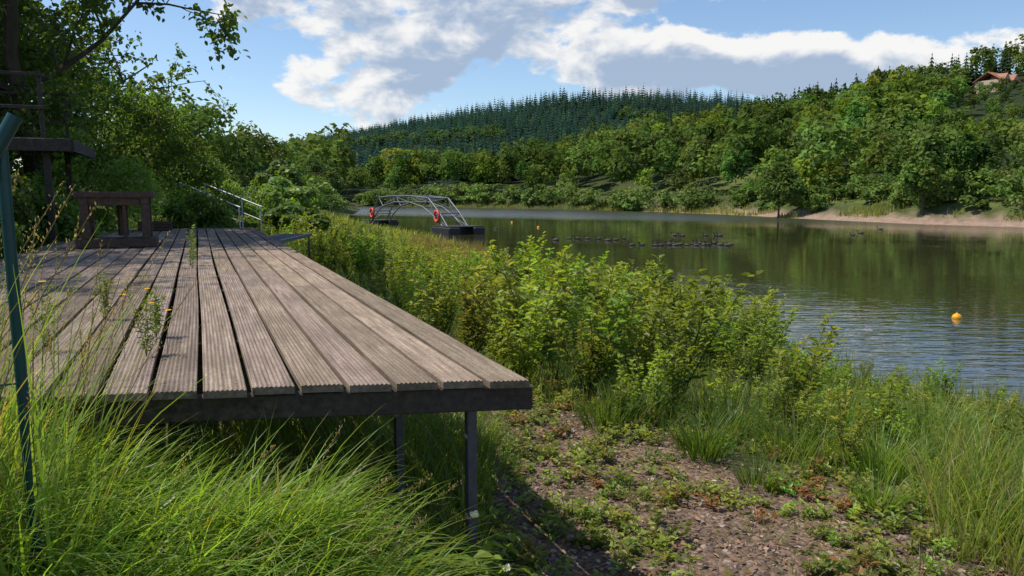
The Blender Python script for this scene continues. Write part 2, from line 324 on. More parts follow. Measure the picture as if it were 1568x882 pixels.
for i in range(80):
    tt=rng.uniform(0,1);x=np.interp(tt,[0,.3,.6,1],[34,14,-14,-44]);y=np.interp(tt,[0,.3,.6,1],[124,165,192,216]);y+=rng.uniform(2,6);h=rng.uniform(2,5.5)
    z=float(H(x,y));crown(mb,(x,y,z+h*.42),(h*.8,h*.7,h*.6),8,220,.55,A([.14,.205,.06])*rng.uniform(.8,1.4),cr=(.3,.55))
mb.build('far_shore_shrubs',M_far)
mb=MB();N=9000;tt=rng.uniform(0,1,N)
sx=np.interp(tt,[0,.15,.3,.5,.75,1],[62,49,40,34,14,-36]);sy=np.interp(tt,[0,.15,.3,.5,.75,1],[63,71,88,122,163,210]);o=rng.uniform(.3,4.5,N)
o=np.where(sy<100,o+2.,o);x=sx+o*.7+rng.normal(0,.4,N);y=sy+o*.75+rng.normal(0,.4,N);sd=shore(x,y);ok=(sd>np.where(y<100,2.2,.1))&((fbm(x,y,.4)>.0)|(x<36));x,y=x[ok],y[ok];N=len(x)
blades(mb,np.column_stack([x,y,H(x,y)-.05]),rng.uniform(0,6.28,N),rng.uniform(.4,1.0,N),rng.uniform(.08,.2,N),rng.uniform(0,.4,N),rng.uniform(0,.6,N),A([.24,.27,.09])*rng.uniform(.6,1.3,(N,1)),2)
mb.build('far_shore_reeds',M_grass)
for (x,y,h,r,c,nl,ls) in [(-9.6,21,4.4,2.0,(.105,.165,.04),5000,.13),(-12.2,27,5.2,2.4,(.13,.185,.048),4200,.16),(-14.2,35,5.4,2.6,(.105,.165,.042),4000,.18),(-16,44,5.4,2.6,(.16,.195,.062),3600,.22),
      (-19,56,5.6,3.2,(.105,.16,.042),3200,.27),(-21,66,5.4,3.2,(.105,.165,.042),3000,.3),(-21,78,5.2,3.6,(.10,.15,.045),2600,.35),(-26,94,6.0,4.2,(.09,.14,.045),2400,.4),(-30,112,6.4,4.2,(.09,.14,.048),2200,.45),
      (-24,40,6.6,3.5,(.095,.14,.038),3000,.25),(-20,30,6.6,3.4,(.09,.135,.035),3600,.2),(-15.5,21,6.0,3.0,(.09,.135,.035),5200,.16),(-30,60,7.5,4.5,(.095,.145,.04),2600,.35)]:
    limb_tree('deciduous_tree',x,y,h,r,c,nl,ls,.14,.12)
mb=MB()
for (x,y,h,r) in [(-7.4,13.2,2.6,1.3),(-8.3,16.5,3.6,1.6),(-6.8,16.2,1.5,.9),(-9.5,12.5,4.2,1.7),(-9.2,15,4.6,1.8),(-8.4,19.5,2.6,1.4),(-7.6,20,1.6,1.0),(-9.4,24,2.6,1.4),(-7.8,27,1.5,1.2),(-9.6,31,2.2,1.6),(-12,38,3.,2),(-14,50,3,2.2),(-17,62,3,2.5),(-19,75,3,2.5),(-6.9,10.6,1.5,.9),(-6.9,9.3,1.4,.8),(-6.2,8.2,1.15,.75),(-6.7,7.4,1.3,.8),(-10.5,9.5,2.6,1.8),(-8.0,11.9,3.2,1.3),(-7.9,9.4,1.6,.9),(-6.5,8.9,1.5,.8)]:
    z=float(H(x,y));crown(mb,(x,y,z+h*.5),(r,r,h*.55),20,int(5600 if y<26 else 2600),.085 if y<26 else .2,A([.11,.18,.038])*rng.uniform(.75,1.5),leafy=y<26,cr=(.22,.42))
mb.build('bank_shrubs',M_leaf)
# ------------------------------------------------------------------ big near trees (recursive)
def grow_tree(name,x,y,h,seed,spread,nleaf=34,lsz=.085,col=(.035,.06,.014)):
    global rng
    old=rng;rng=np.random.default_rng(seed);mb=MB();twP=[]
    def branch(p,d,L,r,lv):
        n=6;pts=[p];dd=d.copy()
        for i in range(n):
            dd=unit(dd+rng.normal(0,.13,3)+A([0,0,.05 if lv<3 else -.02]));pts.append(pts[-1]+dd*L/n)
        pts=A(pts);tube(mb,pts,np.linspace(r,r*(.35 if lv==0 else .25),n+1),8 if lv==0 else 5,(1,1,1),0,cap=False)
        if lv==3:
            twP.append(pts);return
        kids={0:14,1:7,2:6}[lv]
        for i in range(kids):
            f=rng.uniform(.22 if lv==0 else .2,1.0);ii=f*n;i0=min(int(ii),n-1);q=pts[i0]+(pts[i0+1]-pts[i0])*(ii-i0)
            a=rvec(1)[0];side=unit(np.cross(dd,a));nd_=unit(dd*rng.uniform(.25,.7)+side*1.0+A([0,0,.15]))
            if lv==0: nd_=unit(A([nd_[0]*spread,nd_[1]*spread,nd_[2]*.6+.25]))
            branch(q,nd_,L*{0:rng.uniform(.38,.55),1:rng.uniform(.4,.6),2:rng.uniform(.4,.6)}[lv],r*{0:.38,1:.4,2:.4}[lv],lv+1)
    z=float(H(x,y));branch(A([x,y,z-.2]),A([.02,0,1.]),h,.15,0)
    tw=A(twP);N=len(tw);k=rng.integers(0,N,N*nleaf);s=rng.uniform(1,6,N*nleaf);i0=np.minimum(s.astype(int),5);P=tw[k,i0]+(tw[k,i0+1]-tw[k,i0])*(s-i0)[:,None]+rng.normal(0,.07,(len(k),3))
    D=unit(rng.normal(size=P.shape)+A([0,0,-.5]));NN=unit(rng.normal(0,.7,P.shape)+A([0,0,1.]))
    tt=rng.uniform(.7,1.3,N)[k][:,None]
    leaves(mb,P,D,NN,lsz*rng.uniform(.7,1.3,len(k)),A(col)*tt*rng.uniform(.8,1.3,(len(k),1)),.6,mat=1)
    rng=old;return mb.build(name,[M_bark,M_leaf])
grow_tree('oak_tree',-7.5,12.2,7.4,5,1.1,46,.105,(.09,.145,.032))
grow_tree('oak_tree',-8.9,15.8,8.2,8,1.05,44,.115,(.09,.15,.034))
grow_tree('oak_tree',-9.6,5.6,6.6,21,1.0,14,.09,(.085,.13,.03))
# ------------------------------------------------------------------ deck
TH=math.radians(22.8);DZ=.77
deck=empty('wooden_deck',(.06,2.52,DZ),TH)
SK=.273;WD=2.95;LEN=13.6
mb=MB();pitch=.1515;bw=.1325;nb=int(WD/pitch)
for i in range(nb):
    w0=i*pitch+rng.uniform(-.003,.004);jt=rng.uniform(-.016,.016);lum=rng.uniform(.75,1.18)
    cuts=[0,[3.1,4.3][i%2]+.02,[7.2,8.0][i%2],[11.,11.6][i%2],LEN]
    gr=9;prof=[];m_=gr*4+1
    for q in range(m_):
        f=q/(m_-1);z=-.0045*(0.5-.5*math.cos(2*math.pi*gr*f))
        if q in(0,m_-1): z=-.004
        prof.append((w0+bw*f,z))
    prof+= [(w0+bw,-.028),(w0,-.028)];prof=A(prof);K=len(prof)
    for c0,c1 in zip(cuts[:-1],cuts[1:]):
        ns=6;c1e=c1-.006;dz=rng.uniform(-.003,.003);tint=lum*rng.uniform(.85,1.15)*A([1,1+rng.normal(0,.02),1+rng.normal(0,.04)])
        bow=rng.normal(0,.0028);rings=[]
        for s in range(ns+1):
            f=s/ns;yy=c0+(c1e-c0)*f+(jt if (c0==0 and s==0) else 0)
            ysk=prof[:,0]*SK*(1-f) if c0==0 else prof[:,0]*0
            rings.append(np.column_stack([-prof[:,0]+bow*math.sin(math.pi*f)*1.5,yy+ysk,prof[:,1]+dz+rng.normal(0,.0008)]))
        V=np.concatenate(rings);a=np.arange(ns)[:,None]*K;j=np.arange(K)[None];j2=(j+1)%K
        Fq=np.stack([a+j,a+K+j,a+K+j2,a+j2],-1).reshape(-1,4);mb.add(V,Fq,tint)
        mb.add(rings[0],[list(range(K))],tint*.8);mb.add(rings[-1],[list(range(K))[::-1]],tint*.8)
mb.build('deck_boards',M_deck,False,deck)
mb=MB()
for i in range(nb):
    for yy in np.arange(.09,LEN,1.0):
        for q in(.03,.104):
            w_=i*pitch+q;y0=yy+(w_*SK*(1-min(yy/3.2,1)) if yy<3.2 else 0)
            a=np.arange(6)/6*6.283;mb.add(np.column_stack([-w_+.004*np.cos(a),y0+.004*np.sin(a),np.full(6,.0015)]),[list(range(6))],(.3,.3,.3))
mb.build('screws',M_attr,False,deck)
mb=MB();ea=math.atan2(SK,-1.0);L=WD*1.037
cx,cy=-math.cos(math.atan(SK))*L/2+.01,math.sin(math.atan(SK))*L/2+.05
box(mb,(cx,cy,-.032-.042),(L/2+.02,.024,.042),ea,(1,1,1),bev=.004)
for yy in np.arange(1.3,LEN,1.0): box(mb,(-WD/2+.02,yy,-.077),(WD/2-.01,.022,.046),0,A([1,1,1])*.9,bev=.003)
for xx in (-.10,-1.45,-2.8): box(mb,(xx,LEN/2+.9,-.175),(.03,LEN/2-.9+.2,.05),0,A([1,1,1])*.9,bev=.003)
mb.build('joists',M_beam,False,deck)
mb=MB()
def dpost(lx,ly,r=.018):
    wx=.06+lx*math.cos(TH)-ly*math.sin(TH);wy=2.52+lx*math.sin(TH)+ly*math.cos(TH);zb=float(H(wx,wy))-DZ-.1
    box(mb,(lx,ly,(zb-.11)/2),(r,r,(-.11-zb)/2),0,(1,1,1),bev=.003)
dpost(-.17,.13);dpost(-.30,.66,.017)
for ly in (2.3,4.3,6.3,8.5,10.8,13.2):
    dpost(-.10,ly+.03,.022);dpost(-1.45,ly,.022);dpost(-2.8,ly,.022)
mb.build('posts',M_post,False,deck)
def d2w(lx,ly): return .06+lx*math.cos(TH)-ly*math.sin(TH),2.52+lx*math.sin(TH)+ly*math.cos(TH)
fr=empty('wooden_bench_frame',(-4.93,9.35,DZ),TH);mb=MB()
for sx in(-1,1):
    for sy in(-1,1): box(mb,(sx*.33,sy*.24,.36),(.045,.045,.25),0,bev=.004)
box(mb,(0,0,.055),(.44,.30,.052),0,bev=.006)
box(mb,(0,0,.645),(.43,.30,.035),0,bev=.006)
for sy in(-1,1): box(mb,(0,sy*.245,.56),(.283,.02,.045),0,bev=.004)
for sx in(-1,1): box(mb,(sx*.335,0,.56),(.02,.193,.045),0,bev=.004);box(mb,(sx*.335,0,.17),(.02,.193,.045),0,bev=.004)
box(mb,(.1,-.25,.31),(.018,.018,.2),0,bev=.003);box(mb,(0.05,.1,.33),(.05,.05,.2),.3,bev=.004)
mb.build('frame',M_red_wood,False,fr)
x,y=d2w(-1.75,12.9);cr_=empty('wooden_crate',(x,y,DZ),TH);mb=MB()
for q in range(3): box(mb,(0,-.18,.03+q*.055),(.28,.012,.022),0,bev=.003);box(mb,(0,.18,.03+q*.055),(.28,.012,.022),0,bev=.003)
for sx in(-1,1): box(mb,(sx*.262,0,.08),(.012,.165,.075),0,bev=.003)
box(mb,(0,0,.013),(.24,.165,.01),0);mb.build('slats',M_red_wood,False,cr_)
vp=empty('raised_wooden_platform',(-7.75,10.4,0),TH);mb=MB();zt=2.12
box(mb,(0,0,zt),(1.6,1.1,.03),0,bev=.004);box(mb,(0,-1.13,zt-.06),(1.62,.025,.08),0,bev=.004);box(mb,(1.63,0,zt-.06),(.025,1.1,.08),0,bev=.004)
for sx,sy in((-1,-1),(1,-1),(1,1),(-1,1)): box(mb,(sx*1.3,sy*.9,1.2),(.04,.04,.88),0,bev=.004)
for sx in(-1.5,-.5,.4,1.3): box(mb,(sx,-1.05,zt+.45),(.024,.024,.43),0,bev=.003);box(mb,(sx,1.05,zt+.45),(.024,.024,.43),0,bev=.003)
for zz in(.42,.84): box(mb,(-.1,-1.09,zt+zz),(1.45,.014,.022),0,bev=.003);box(mb,(-.1,1.09,zt+zz),(1.45,.014,.022),0,bev=.003)
mb.build('timbers',M_beam,False,vp)
hr=empty('metal_handrail');mb=MB()
a0=A([-8.3,18.8,1.72]);a1=A([-6.6,18.2,1.12])
for oy in(0,.9):
    o=A([.25*oy,oy,0]);tube(mb,[a0+o,a1+o],.022,8);tube(mb,[a0+o-A([0,0,.35]),a1+o-A([0,0,.35])],.016,8)
    for f in(0.02,.33,.66,.98):
        q=a0+(a1-a0)*f+o;tube(mb,[q,A([q[0],q[1],min(float(H(q[0],q[1])),q[2]-.8)-.1])],.018,8)
mb.build('rails',M_rail,True,hr)
x,y=d2w(.35,11.6);gw=empty('metal_gangway',(x,y,DZ-.12),TH-.35);mb=MB()
for sx in(-.25,.25): box(mb,(sx,0,0),(.02,1.2,.03),0,bev=.004)
for q in np.linspace(-1.1,1.1,12): box(mb,(0,q,.01),(.226,.02,.01),0)
for sx in(-.25,.25):
    for q in(-1.,1.): box(mb,(sx,q,-.5),(.018,.018,.468),0)
mb.build('ladder_frame',M_steel,False,gw)
fp=empty('green_fence_post');mb=MB();zb=float(H(-1.06,1.58))
tube(mb,[(-1.06,1.58,zb-.2),(-1.063,1.58,.8),(-1.066,1.58,1.5)],.012,12)
tube(mb,[(-1.09,1.55,1.44),(-1.06,1.57,1.51),(-1.035,1.585,1.565)],.015,12)
mb.build('tube',M_green,True,fp)
mb=MB()
for z_ in(1.35,1.0,.7):
    tube(mb,[(-1.063,1.562,z_),(-1.4,1.35,z_+.01),(-2.2,.8,z_-.02)],.002,6)
mb.build('wires',M_green,True,fp)
# ------------------------------------------------------------------ floating truss on pontoons
ft=empty('floating_truss_bridge');mb=MB();mp_=MB();ml=MB()
Lp=A([-13.4,74.5,WZ]);Rp=A([-4.3,59.5,WZ]);ax=Rp-Lp;ln=np.linalg.norm(ax);ux=ax/ln;vy=A([-ux[1],ux[0],0])
def fp_(t,z,o): return Lp+ax*t+vy*o+A([0,0,z])
outer=[(0.0,.55),(.07,1.55),(.16,2.85),(.36,3.0),(.58,3.0),(.80,2.8),(.92,1.6),(1.0,.55)]
inner=[(.05,.55),(.12,1.3),(.22,2.05),(.38,2.45),(.58,2.45),(.74,2.05),(.86,1.3),(.95,.55)]
for o in(-.9,.9):
    for ch in(outer,inner):
        for a_,b_ in zip(ch[:-1],ch[1:]): tube(mb,[fp_(*a_,o),fp_(*b_,o)],.065,6)
    for i in range(8):
        tube(mb,[fp_(*outer[i],o),fp_(*inner[i],o)],.04,6)
        if i<7: tube(mb,[fp_(*(outer[i] if i%2 else inner[i]),o),fp_(*(inner[i+1] if i%2 else outer[i+1]),o)],.035,6)
for i in range(8):
    tube(mb,[fp_(*outer[i],-.9),fp_(*outer[i],.9)],.05,6);tube(mb,[fp_(*inner[i],-.9),fp_(*inner[i],.9)],.035,6)
    if i<7: tube(mb,[fp_(*outer[i],-.9),fp_(*outer[i+1],.9)],.03,6)
for t_ in(.16,.36,.58,.80): tube(mb,[fp_(t_,2.9,-.9),fp_(t_,3.3,-.9)],.03,6)
mb.build('steel_truss',M_steel,True,ft)
rzz=math.atan2(ux[1],ux[0])
for t_ in(.0,1.0):
    for o in(-1.1,1.1):
        box(mp_,fp_(t_,.16,o),(1.6,.5,.4),rzz,bev=.08)
    box(mp_,fp_(t_,.60,0),(1.4,1.55,.035),rzz,bev=.01)
mp_.build('pontoons',M_dark,False,ft)
for t_ in(.07,.90):
    c=fp_(t_,1.35,-1.02);tt=np.linspace(0,2*math.pi,25)
    ring=np.stack([c+ux*.42*math.cos(a)+A([0,0,.42*math.sin(a)]) for a in tt]);tube(ml,ring,.11,8,cap=False)
ml.build('lifebuoys',M_red,True,ft)
def buoy(x,y,r,name='mooring_buoy'):
    e=empty(name,(x,y,WZ));mb=MB();k=16;prof=[(0.02,-.9),(.6,-.75),(.95,-.25),(1,.15),(.85,.6),(.5,.9),(.22,1.0),(.2,1.16),(.02,1.18)]
    a=np.arange(k)/k*2*math.pi;V=A([[(p0*r*math.cos(q),p0*r*math.sin(q),p1*r) for q in a] for p0,p1 in prof]).reshape(-1,3)
    i=np.arange(len(prof)-1)[:,None]*k;j=np.arange(k)[None];j2=(j+1)%k;mb.add(V,np.stack([i+j,i+j2,i+k+j2,i+k+j],-1).reshape(-1,4))
    mb.build('float_body',M_yel,True,e)
    m2=MB();tube(m2,[(0.6*math.cos(q)*r*.3,0,r*1.25+.6*math.sin(q)*r*.3) for q in np.linspace(0,6.28,13)],r*.06,6,cap=False);m2.build('ring',M_steel,True,e)
buoy(11.0,18.2,.115)
for x,y in((0,85),(2.5,71)): buoy(x,y,.13)
# ------------------------------------------------------------------ geese
def goose():
    b=MB();pts=A([(-.44,0,.13),(-.36,0,.12),(-.24,0,.09),(-.05,0,.06),(.14,0,.07),(.22,0,.12),(.25,0,.19),(.26,0,.26),(.27,0,.32),(.31,0,.36),(.36,0,.36),(.41,0,.345),(.45,0,.337)])
    rad=A([.015,.05,.10,.14,.13,.09,.05,.038,.034,.042,.038,.02,.01])
    tube(b,pts,rad,8,(1,1,1),0,cap=False);V,F,C=b.arrays();C=C.copy()
    C[:]=A([.075,.062,.05]);C[V[:,0]<-.3]=A([.03,.028,.026]);C[(V[:,2]>.19)&(V[:,0]>.2)]=A([.012,.012,.012]);C[(V[:,2]<.07)&(V[:,0]>.1)]=A([.16,.14,.12])
    return V,F,C
mb=MB();gt=[goose()];GP=[]
for i in range(15): GP.append((np.linspace(7.3,13.3,15)[i]+rng.normal(0,.15),45.3+rng.normal(0,.25)))
for i in range(8): GP.append((np.linspace(9.0,12.6,8)[i]+rng.normal(0,.2),46.6+rng.normal(0,.3)))
for i in range(9): GP.append((np.linspace(2.7,7.6,9)[i]+rng.normal(0,.25),52+rng.normal(0,.6)))
for i in range(6): GP.append((rng.uniform(10.5,15.6),56+rng.normal(0,.3)))
GP+=[(33,67),(28.,60),(26,57),(-1.5,68)]
GP=A(GP);N=len(GP);sc=rng.uniform(.55,.75,N)
scatter(mb,gt,np.column_stack([GP,np.full(N,WZ)]),np.stack([sc]*3,1),np.where(rng.random(N)<.85,math.pi,0)+rng.normal(0,.3,N),np.ones((N,3)))
mb.build('goose_flock',M_goose,True)
# ------------------------------------------------------------------ hillside houses
def house(x,y,rz,w,d,h,rh):
    z=float(H(x,y))-1.4;e=empty('hillside_house',(x,y,z),rz)
    b=MB();box(b,(0,0,h/2-1.5),(w/2,d/2,h/2+1.5),0,(.5,.4,.29));b.build('walls',M_attr,False,e)
    b=MB();o=.5
    V=[(-w/2-o,-d/2-o,h-.25),(w/2+o,-d/2-o,h-.25),(w/2+o,0,h+rh),(-w/2-o,0,h+rh),(-w/2-o,d/2+o,h-.25),(w/2+o,d/2+o,h-.25)]
    V2=[(a_,b_,c_-.2) for a_,b_,c_ in V]
    b.add(V+V2,[[0,1,2,3],[3,2,5,4],[7,6,9,8],[8,9,10,11],[0,6,7,1],[4,5,11,10],[0,3,9,6],[3,4,10,9],[1,7,8,2],[2,8,11,5]],(.33,.15,.09))
    for gx in(-w/4,w/4):
        g=1.7;V=[(gx-g,-d/2-.6,h-.1),(gx+g,-d/2-.6,h-.1),(gx,-d/2-.6,h+1.9),(gx-g,0,h-.1),(gx+g,0,h-.1),(gx,0,h+1.9)]
        b.add(V,[[0,2,5,3],[1,4,5,2]],(.33,.15,.09));b.add(A(V[:3])+A([0,.02,0]),[[0,1,2]],(.5,.38,.27))
    b.build('roof',M_attr,False,e)
    b=MB()
    for wx in np.linspace(-w/2+1.4,w/2-1.4,5):
        for wz in(1.2,h-1.0): box(b,(wx,-d/2-.02,wz),(.5,.04,.55),0,(.04,.045,.05));box(b,(wx,-d/2-.05,wz-.63),(.58,.06,.05),0,(.6,.6,.58))
    b.build('windows',M_attr,False,e)
    b=MB();box(b,(w/2-.6,-d/2-.03,.9),(.4,.05,1.0),0,(.15,.08,.04));b.build('door',M_attr,False,e)
house(154,243,.5,10,8,4.0,2.6);house(167,237,.45,10,8,4.0,2.6)
# ------------------------------------------------------------------ foreground plants
def plant_t(h,nst,nl,ls,asp=.5,spread=.25):
    b=MB()
    for s in range(nst):
        a=rng.uniform(0,6.28);ln_=h*rng.uniform(.6,1.0);tilt=rng.uniform(.05,spread)*1.3
        pts=A([(math.cos(a)*tilt*ln_*f**1.3+rng.normal(0,.008),math.sin(a)*tilt*ln_*f**1.3+rng.normal(0,.008),ln_*f) for f in np.linspace(0,1,6)])
        tube(b,pts,np.linspace(.006,.0015,6)*(.6+h*.5),4,(1.1,.75,.9),0,cap=False)
        k=nl;f=rng.uniform(.12,1,k)**.8*5;i0=np.minimum(f.astype(int),4);P=pts[i0]+(pts[i0+1]-pts[i0])*(f-i0)[:,None]
        aa=rng.uniform(0,6.28,k);up=rng.uniform(-.1,.9,k);D=np.stack([np.cos(aa),np.sin(aa),up],1)
        side=rng.uniform(0,.10,k)[:,None]*(1.1-f/5)[:,None]*h;P=P+unit(D)*side
        NN=unit(np.stack([-np.cos(aa)*.4,-np.sin(aa)*.4,np.ones(k)],1)+rng.normal(0,.35,(k,3)))
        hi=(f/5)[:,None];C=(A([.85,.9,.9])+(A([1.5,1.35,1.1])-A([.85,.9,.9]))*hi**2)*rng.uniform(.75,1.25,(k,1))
        leaves(b,P,D,NN,ls*rng.uniform(.6,1.25,k),C,asp)
    return b.arrays()
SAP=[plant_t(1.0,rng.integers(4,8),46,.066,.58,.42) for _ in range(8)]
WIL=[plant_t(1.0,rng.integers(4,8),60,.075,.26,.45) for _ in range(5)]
def edge_x(y): return .06-.42*(y-2.52)
def density_pts(N,x0,x1,y0,y1): return np.column_stack([rng.uniform(x0,x1,N),rng.uniform(y0,y1,N)])
p=density_pts(5800,-8.5,8.5,2.8,30)
sd=shore(p[:,0],p[:,1]);off=p[:,0]-edge_x(p[:,1]);gmk=gravel_mask(p[:,0],p[:,1])
ok=(sd>.1)&(off>np.where(p[:,1]<15.5,.35,-1.2))&(sleft(p[:,0],p[:,1])<-.2)&(gmk<.6)&(p[:,0]/p[:,1]<.8)
clus=fbm(p[:,0],p[:,1],1.15)+.3*fbm(p[:,0]+9,p[:,1],3.)
ok&=(clus>-.25)|(p[:,1]>14)&(clus>-.5)
gmk=gmk[ok];p=p[ok];kk_=rng.random(len(p))<.48;p=p[kk_];gmk=gmk[kk_];N=len(p);rt=p[:,0]/p[:,1]
hs=rng.uniform(.35,.95,N)*(1+.38*fbm(p[:,0]+2,p[:,1]+7,1.5));big=rng.random(N)<.05;hs[big]*=1.25
hs*=np.where((p[:,0]-edge_x(p[:,1]))<1.0,.55,1)*np.where((rt>-.02)&(rt<.38)&(p[:,1]>5),1.3,1)*np.where(rt>.42,.56,1)*np.where(gmk>.2,.6,1)
mb=MB();ti=A([.15,.215,.037])*rng.uniform(.65,1.4,(N,1))*(1+rng.normal(0,.08,(N,3)))
k_=(rng.random(N)<.62)^(fbm(p[:,0],p[:,1],.8)>.45)
def put(mb,T,p,hs,ti): scatter(mb,T,np.column_stack([p,H(p[:,0],p[:,1])-.02]),np.stack([hs,hs,hs],1),rng.uniform(0,6.28,len(p)),np.clip(ti,.004,1))
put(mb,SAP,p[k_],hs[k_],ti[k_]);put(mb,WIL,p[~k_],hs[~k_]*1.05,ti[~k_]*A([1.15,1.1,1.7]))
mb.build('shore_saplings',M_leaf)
mb=MB()
def grass_zone(N,x0,x1,y0,y1,L,W,maskf,col,lean=(.0,.45),droop=(.2,1.2),seg=4,azc=None,dry_=.08):
    p=density_pts(N,x0,x1,y0,y1);p=p[maskf(p[:,0],p[:,1])];N=len(p)
    az=rng.uniform(0,6.28,N) if azc is None else rng.normal(azc,1.0,N)
    pt=(1+.28*fbm(p[:,0]*1.0,p[:,1],1.7))[:,None]
    C=A(col)*pt*rng.uniform(.6,1.35,(N,1))*(1+rng.normal(0,.08,(N,3)));dry=rng.random(N)<dry_;C[dry]=A([.30,.25,.13])*rng.uniform(.6,1.1,(dry.sum(),1))
    blades(mb,np.column_stack([p,H(p[:,0],p[:,1])-.02]),az,rng.uniform(*L,N)*(.85+.35*fbm(p[:,0]+3,p[:,1],2.3)),rng.uniform(*W,N),rng.uniform(*lean,N),rng.uniform(*droop,N),np.clip(C,.004,1),seg)
def underdeck(x,y):
    return (sleft(x,y)<0)&(x<edge_x(y)+.05)&(y>2.5)&(y<15.4)
def m_bank(x,y): return (shore(x,y)>.05)&~underdeck(x,y)&(gravel_mask(x,y)<.45+.3*fbm(x,y,3.))&(x/y<.85)
grass_zone(26000,-3,5,2.6,10,(.10,.42),(.004,.010),lambda x,y:m_bank(x,y)&(fbm(x,y,2.2)>-.25),(.17,.235,.042),dry_=.14)
grass_zone(3600,1.75,3.4,2.6,4.2,(.25,.6),(.004,.009),lambda x,y:(x/y>.58+.06*fbm(x,y,3.)),(.21,.27,.055),dry_=.16)
grass_zone(24000,-9,8.5,9,30,(.25,.55),(.008,.02),m_bank,(.18,.24,.047),seg=3)
grass_zone(28000,-26,0,28,110,(.35,.8),(.03,.08),lambda x,y:(shore(x,y)>.05)&(shore(x,y)<16),(.22,.265,.06),seg=2)
mb.build('bank_grass',M_grass)
mb=MB()
grass_zone(9000,-5.5,-.8,25.5,37,(.6,1.05),(.015,.03),lambda x,y:(shore(x,y)>-.3)&(shore(x,y)<3.2),(.26,.205,.095),(0,.2),(0,.5),3)
grass_zone(1500,5,9,8.5,13.5,(.3,.6),(.006,.012),lambda x,y:(shore(x,y)>-.3)&(shore(x,y)<2),(.18,.23,.05),(0,.25),(.1,.6),4)
grass_zone(1500,2,6,11,20,(.4,.8),(.006,.012),lambda x,y:(shore(x,y)>-.3)&(shore(x,y)<1.2),(.18,.23,.05),(0,.25),(.1,.6),4)
mb.build('shore_reeds',M_grass)
mb=MB()
def tuft(x,y,n,L,r,col,W=.006,droop=1.3):
    a=rng.uniform(0,6.28,n);rr=r*np.sqrt(rng.random(n));px=x+np.cos(a)*rr;py=y+np.sin(a)*rr
    blades(mb,np.column_stack([px,py,H(px,py)-.02]),a+rng.normal(0,.4,n),L*rng.uniform(.55,1.1,n),W*rng.uniform(.7,1.3,n),.1+.35*rr/r,rng.uniform(.2,droop,n),np.clip(A(col)*rng.uniform(.6,1.35,(n,1)),.004,1),5)
for x,y,n,L,r in [(2.75,4.75,620,.5,.3),(2.35,5.1,420,.5,.26),(3.1,5.3,400,.5,.25),(1.12,4.25,260,.36,.12),(1.30,3.75,150,.22,.1),(1.72,3.35,160,.25,.07),(2.05,4.0,240,.36,.15),(1.75,4.4,260,.34,.2),(2.5,3.7,300,.42,.18),(.62,4.8,220,.34,.15),(.95,5.3,260,.4,.2),(2.15,3.15,160,.4,.1),(2.55,3.1,200,.45,.15),(.25,3.05,60,.16,.12),(.55,3.45,70,.14,.1),(-.1,3.7,90,.2,.12),(2.9,4.1,260,.45,.2),(1.5,5.0,260,.42,.2),(3.4,4.5,260,.5,.2)]:
    tuft(x,y,n,L,r,A([.12,.20,.036])*rng.uniform(.6,1.3))
for i in range(150):
    x,y=rng.uniform(-.5,3.6),rng.uniform(2.4,5.6)
    if gravel_mask(A(x),A(y))>.4: tuft(x,y,rng.integers(8,40),rng.uniform(.06,.17),.06,A([.15,.205,.045])*rng.uniform(.7,1.2),.004)
mb.build('sedge_tufts',M_grass)
WEED=[plant_t(1.0,rng.integers(4,7),9,.30,.5,.9) for _ in range(5)]
p=density_pts(3000,-.9,4.2,2.4,6.5);p=p[(fbm(p[:,0],p[:,1],2.7)>-.35)&~((p[:,0]<edge_x(p[:,1])-.2)&(rng.random(len(p))<.5))];N=len(p);hs=rng.uniform(.02,.12,N)
wt=A([.16,.205,.05])*rng.uniform(.6,1.4,(N,1))*(1+rng.normal(0,.1,(N,3)));rd=rng.random(N)<.05;wt[rd]=A([.22,.12,.06])
mb=MB();put(mb,WEED,p,hs,wt);mb.build('gravel_weeds',M_leaf)
# bindweed at the foot of the corner post
mb=MB();pb=A([(-.10,2.42),(-.03,2.5),(-.2,2.47),(.02,2.40)]);put(mb,WEED,pb,A([.2,.16,.18,.13]),np.tile(A([[.14,.21,.045]]),(4,1)))
for fx,fy,fz in((-.13,2.47,.30),(-.02,2.42,.13),(.02,2.4,.08)):
    k=5;a=np.arange(k)/k*6.28;D=np.stack([np.cos(a),np.sin(a)-.6,np.full(k,.5)],1);leaves(mb,np.repeat(A([[fx,fy,fz]]),k,0),D,np.repeat(A([[0,-1.,.3]]),k,0),.02,np.repeat(A([[.8,.8,.76]]),k,0),.9)
    tube(mb,[(fx,fy,fz),(fx-.01,fy+.01,fz*.5),(fx+.01,fy,-.02)],.0015,4,(.12,.18,.04),cap=False)
mb.build('bindweed_plant',M_leaf)
ST=[]
for q in range(6):
    V=A([(-1,-1,-1),(1,-1,-1),(1,1,-1),(-1,1,-1),(-.7,-.7,1),(.7,-.7,1),(.7,.7,1),(-.7,.7,1)],float)*A([.5,.33,.13])*rng.uniform(.7,1.3,(8,3))
    ST.append((V,A([[3,2,1,0],[4,5,6,7],[0,1,5,4],[1,2,6,5],[2,3,7,6],[3,0,4,7]]),np.ones((8,3))))
p=density_pts(50000,-1.2,5.0,2.2,7.5);g_=gravel_mask(p[:,0],p[:,1]);p=p[(rng.random(len(p))<g_*.95+.03)];N=len(p);s=.007+.030*rng.random(N)**3.2
pal=A([(.24,.165,.12),(.15,.10,.075),(.30,.22,.17),(.20,.11,.08),(.09,.07,.06),(.40,.33,.28)]);ti=pal[rng.choice(6,N,p=[.25,.25,.18,.15,.12,.05])]*rng.uniform(.7,1.15,(N,1))
